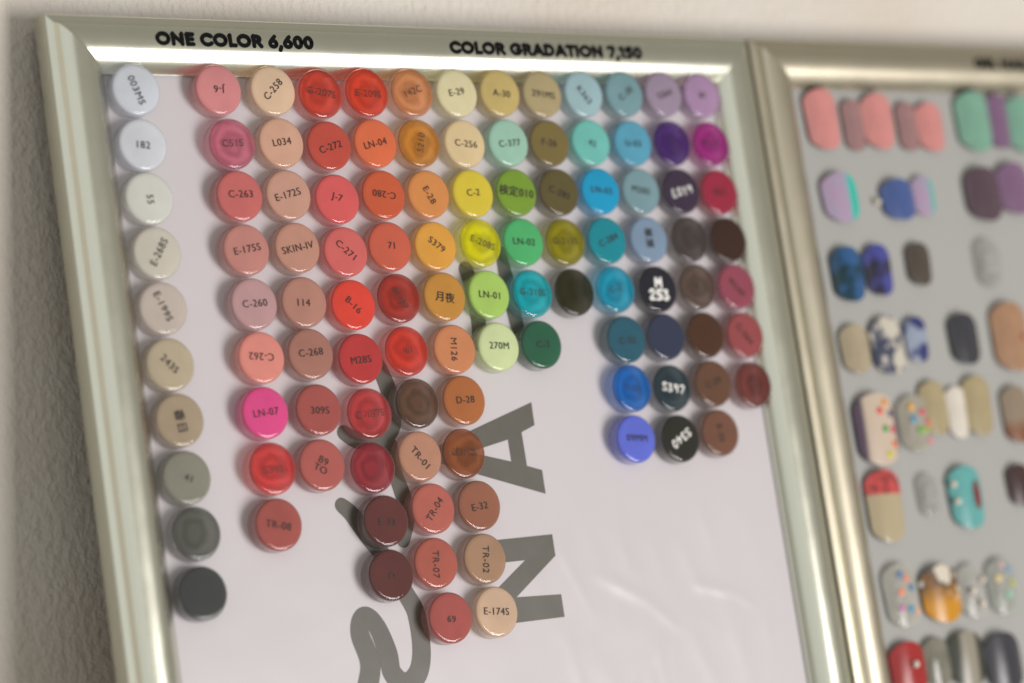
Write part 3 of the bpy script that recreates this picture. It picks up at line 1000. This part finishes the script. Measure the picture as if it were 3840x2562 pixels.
STYLE = {
    'pink': mat_nail('nail_pink', lambda t, x, y, v: C((196, 130, 126))),
    'mauve': mat_nail('nail_mauve', lambda t, x, y, v: C((146, 112, 112))),
    'mint': mat_nail('nail_mint', lambda t, x, y, v: C((115, 158, 138))),
    'purple': mat_nail('nail_purple', lambda t, x, y, v: C((118, 90, 118))),
    'plum': mat_nail('nail_plum', lambda t, x, y, v: C((82, 64, 74))),
    'denim': mat_nail('nail_denim', lambda t, x, y, v: C((66, 86, 138))),
    'holo': mat_nail('nail_holo', lambda t, x, y, v: t.mixc(step(t, x, 0.35, 0.12), t.mixc(t.noise(v, 220.0, 2), C((176, 130, 160)), C((140, 150, 170))), C((20, 176, 158)))),
    'peacock': mat_nail('nail_peacock', lambda t, x, y, v: t.mixc(t.ramp(t.noise(v, 130.0, 2), [(0.42, 0.0), (0.62, 1.0)]), C((22, 52, 62)), C((44, 84, 130))), 0.1),
    'cosmic': mat_nail('nail_cosmic', lambda t, x, y, v: t.mixc(t.ramp(t.noise(v, 110.0, 2), [(0.42, 0.0), (0.6, 1.0)]), C((44, 42, 58)), C((66, 70, 140))), 0.1),
    'umber': mat_nail('nail_umber', lambda t, x, y, v: C((74, 66, 58))),
    'clear': mat_nail('nail_clear', lambda t, x, y, v: C((180, 180, 176)), 0.08, 0.65),
    'sheer': mat_nail('nail_sheer', lambda t, x, y, v: C((178, 164, 138)), 0.1, 0.25),
    'marble': mat_nail('nail_marble', lambda t, x, y, v: t.ramp(t.noise(v, 150.0, 2), [(0.40, C((58, 62, 84))), (0.47, C((88, 90, 104))), (0.56, C((190, 184, 170)))])),
    'bluetip': mat_nail('nail_pale_blue', lambda t, x, y, v: t.mixc(t.ramp(t.noise(v, 90.0, 1), [(0.47, 0.0), (0.55, 1.0)]), C((140, 150, 168)), C((48, 54, 104)))),
    'black': mat_nail('nail_black', lambda t, x, y, v: C((54, 54, 60))),
    'tan': mat_nail('nail_tan', lambda t, x, y, v: C((158, 122, 94))),
    'dots': mat_nail('nail_plum_edge', lambda t, x, y, v: t.mixc(t.ramp(t.math('ABSOLUTE', t.math('ADD', x, -0.12)), [(0.82, 0.0), (1.0, 1.0)]), C((190, 172, 155)), C((78, 62, 80)))),
    'cleardots': mat_nail('nail_clear_warm', lambda t, x, y, v: C((185, 180, 165)), 0.1, 0.5),
    'khaki': mat_nail('nail_khaki', lambda t, x, y, v: C((160, 146, 112))),
    'white': mat_nail('nail_white', lambda t, x, y, v: C((205, 198, 186))),
    'brown': mat_nail('nail_brown', lambda t, x, y, v: t.mixc(step(t, y, -0.3, 0.2), C((120, 78, 52)), C((135, 120, 102)))),
    'redtip': mat_nail('nail_red_end', lambda t, x, y, v: t.mixc(step(t, y, 0.36, 0.04), C((178, 164, 134)), t.mixc(t.ramp(t.noise(v, 320.0, 2), [(0.45, 0.0), (0.6, 1.0)]), C((200, 80, 80)), C((140, 64, 62)))), 0.12, 0.12),
    'turq': mat_nail('nail_turquoise', lambda t, x, y, v: C((92, 158, 156))),
    'darkbrown': mat_nail('nail_dark_brown', lambda t, x, y, v: C((62, 42, 40))),
    'flakes': mat_nail('nail_clear_flakes', lambda t, x, y, v: C((190, 188, 178)), 0.1, 0.5),
    'amber': mat_nail('nail_amber', lambda t, x, y, v: t.mixc(step(t, y, -0.05, 0.3), C((190, 132, 30)), t.ramp(t.noise(v, 130.0, 2), [(0.44, C((130, 92, 44))), (0.54, C((74, 66, 62))), (0.60, C((205, 196, 180)))]))),
    'glitter': mat_nail('nail_clear_pearl', lambda t, x, y, v: C((190, 190, 184)), 0.1, 0.55),
    'pastel': mat_nail('nail_clear_pastel', lambda t, x, y, v: C((180, 184, 176)), 0.1, 0.55),
    'red': mat_nail('nail_red', lambda t, x, y, v: C((150, 38, 38))),
    'smoke': mat_nail('nail_smoke', lambda t, x, y, v: t.mixc(t.noise(v, 120.0, 2), C((88, 90, 78)), C((150, 146, 132))), 0.12, 0.2),
    'oyster': mat_nail('nail_oyster', lambda t, x, y, v: t.mixc(t.ramp(t.math('ABSOLUTE', x), [(0.34, 0.0), (0.55, 1.0)]), C((140, 134, 120)), C((60, 62, 52)))),
}
M_PEARL = mat_nail('pearl_stud', lambda t, x, y, v: C((225, 215, 200)), 0.15)
DOTM = {}


def dot_mat(rgb):
    if rgb not in DOTM:
        DOTM[rgb] = mat_nail('nail_dot', lambda t, x, y, v: C(rgb), 0.25)
    return DOTM[rgb]


BEAD = lathe('pearl_stud', [(0.0, -1.6), (0.9, -1.3), (1.5, -0.5), (1.6, 0.0), (1.5, 0.6), (0.9, 1.3), (0.0, 1.6)], 14, 180)
DOT = lathe('dot', [(1.75, 0.0), (1.7, 0.22), (1.2, 0.42), (0.0, 0.5)], 14, 60)
FLAKE = lathe('flake', [(2.0, 0.0), (1.9, 0.2), (0.0, 0.28)], 6, 40)
EXTRA = {  # style -> (kind, across, along, colour)
    'dots': [('dot', .35, .72, (222, 140, 40)), ('dot', .05, .5, (216, 72, 52)), ('dot', .6, .42, (60, 70, 110)), ('dot', .2, .0, (70, 150, 66)), ('dot', .62, -.02, (205, 64, 92)), ('dot', .6, -.42, (226, 110, 40)), ('dot', .25, -.7, (200, 196, 30))],
    'cleardots': [('dot', -.3, .6, (216, 160, 60)), ('dot', .35, .4, (216, 64, 92)), ('dot', -.25, .15, (60, 140, 176)), ('dot', .75, .05, (228, 92, 76)), ('dot', .05, -.25, (110, 170, 60)), ('dot', .5, -.2, (160, 176, 60)), ('dot', .78, -.6, (224, 120, 140))],
    'tan': [('dot', .5, .0, (150, 50, 36))],
    'turq': [('pearl', -.8, .45, None), ('pearl', -.75, -.1, None), ('patch', .45, .05, (120, 34, 40))],
    'red': [('pearl', .1, .15, None)],
    'denim': [('pearl', -1.25, .0, None)],
    'glitter': [('pearl', -.3, .0, None), ('pearl', .55, .35, None), ('pearl', .2, -.5, None)],
    'flakes': [('flake', -.2, .1, (214, 130, 96)), ('flake', .45, .2, (88, 128, 160)), ('flake', .2, -.45, (88, 150, 176)), ('flake', -.3, -.4, (170, 110, 150)), ('flake', .65, -.55, (222, 170, 140)), ('flake', -.15, .65, (88, 116, 150)), ('flake', .2, .5, (214, 140, 120))],
    'pastel': [('flake', .5, .1, (176, 180, 76)), ('flake', .1, -.3, (140, 190, 160)), ('flake', .3, .6, (120, 150, 180)), ('flake', -.4, .3, (205, 180, 120)), ('flake', -.1, .75, (190, 160, 160))],
}
PATCH = lathe('red_patch', [(2.6, 0.0), (2.5, 0.3), (0.0, 0.45)], 16, 60)
for x, y, w, h, style, label in NAIL_TIPS:
    tip = obj('nail_tip', None, matrix=at(x, y, 0.0, random.uniform(-2.5, 2.5)))
    tip.empty_display_size = 0.01
    tag(tip, label, 'nail tip', 'painted nail tips fixed to the grey board')
    arch = 0.14
    obj('nail_shell', tip_mesh(w, h, arch), STYLE[style], tip)
    obj('adhesive_pad', slab('adhesive_pad', [(-w * .2, -h * .2), (w * .2, -h * .2), (w * .2, h * .2), (-w * .2, h * .2)], 0.05, arch * w + 0.6), M_SHEET, tip)
    for kind, ax, ay, c in EXTRA.get(style, []):
        px, py = ax * w / 2, ay * h / 2
        zz = max(0.4, arch * w * (1 - min(1.2, ax * ax)) + 1.0 * math.sin(math.pi * (0.25 + 0.6 * (0.5 - ay / 2))) + 0.4)
        mt = Matrix.Translation((px * MM, py * MM, zz * MM)) @ Matrix.Rotation(math.atan(4 * arch * ax), 4, 'Y').inverted().inverted()
        if kind == 'pearl':
            obj('pearl_stud', BEAD, M_PEARL, tip, Matrix.Translation((px * MM, py * MM, (zz + 1.0) * MM)))
        else:
            me = {'dot': DOT, 'flake': FLAKE, 'patch': PATCH}[kind].copy()
            me.materials.clear()
            sc = Matrix.Diagonal((1, 2.6, 1, 1)) if kind == 'patch' else Matrix.Identity(4)
            obj({'dot': 'dot', 'flake': 'flake', 'patch': 'red_patch'}[kind], me, dot_mat(c), tip, mt @ sc)
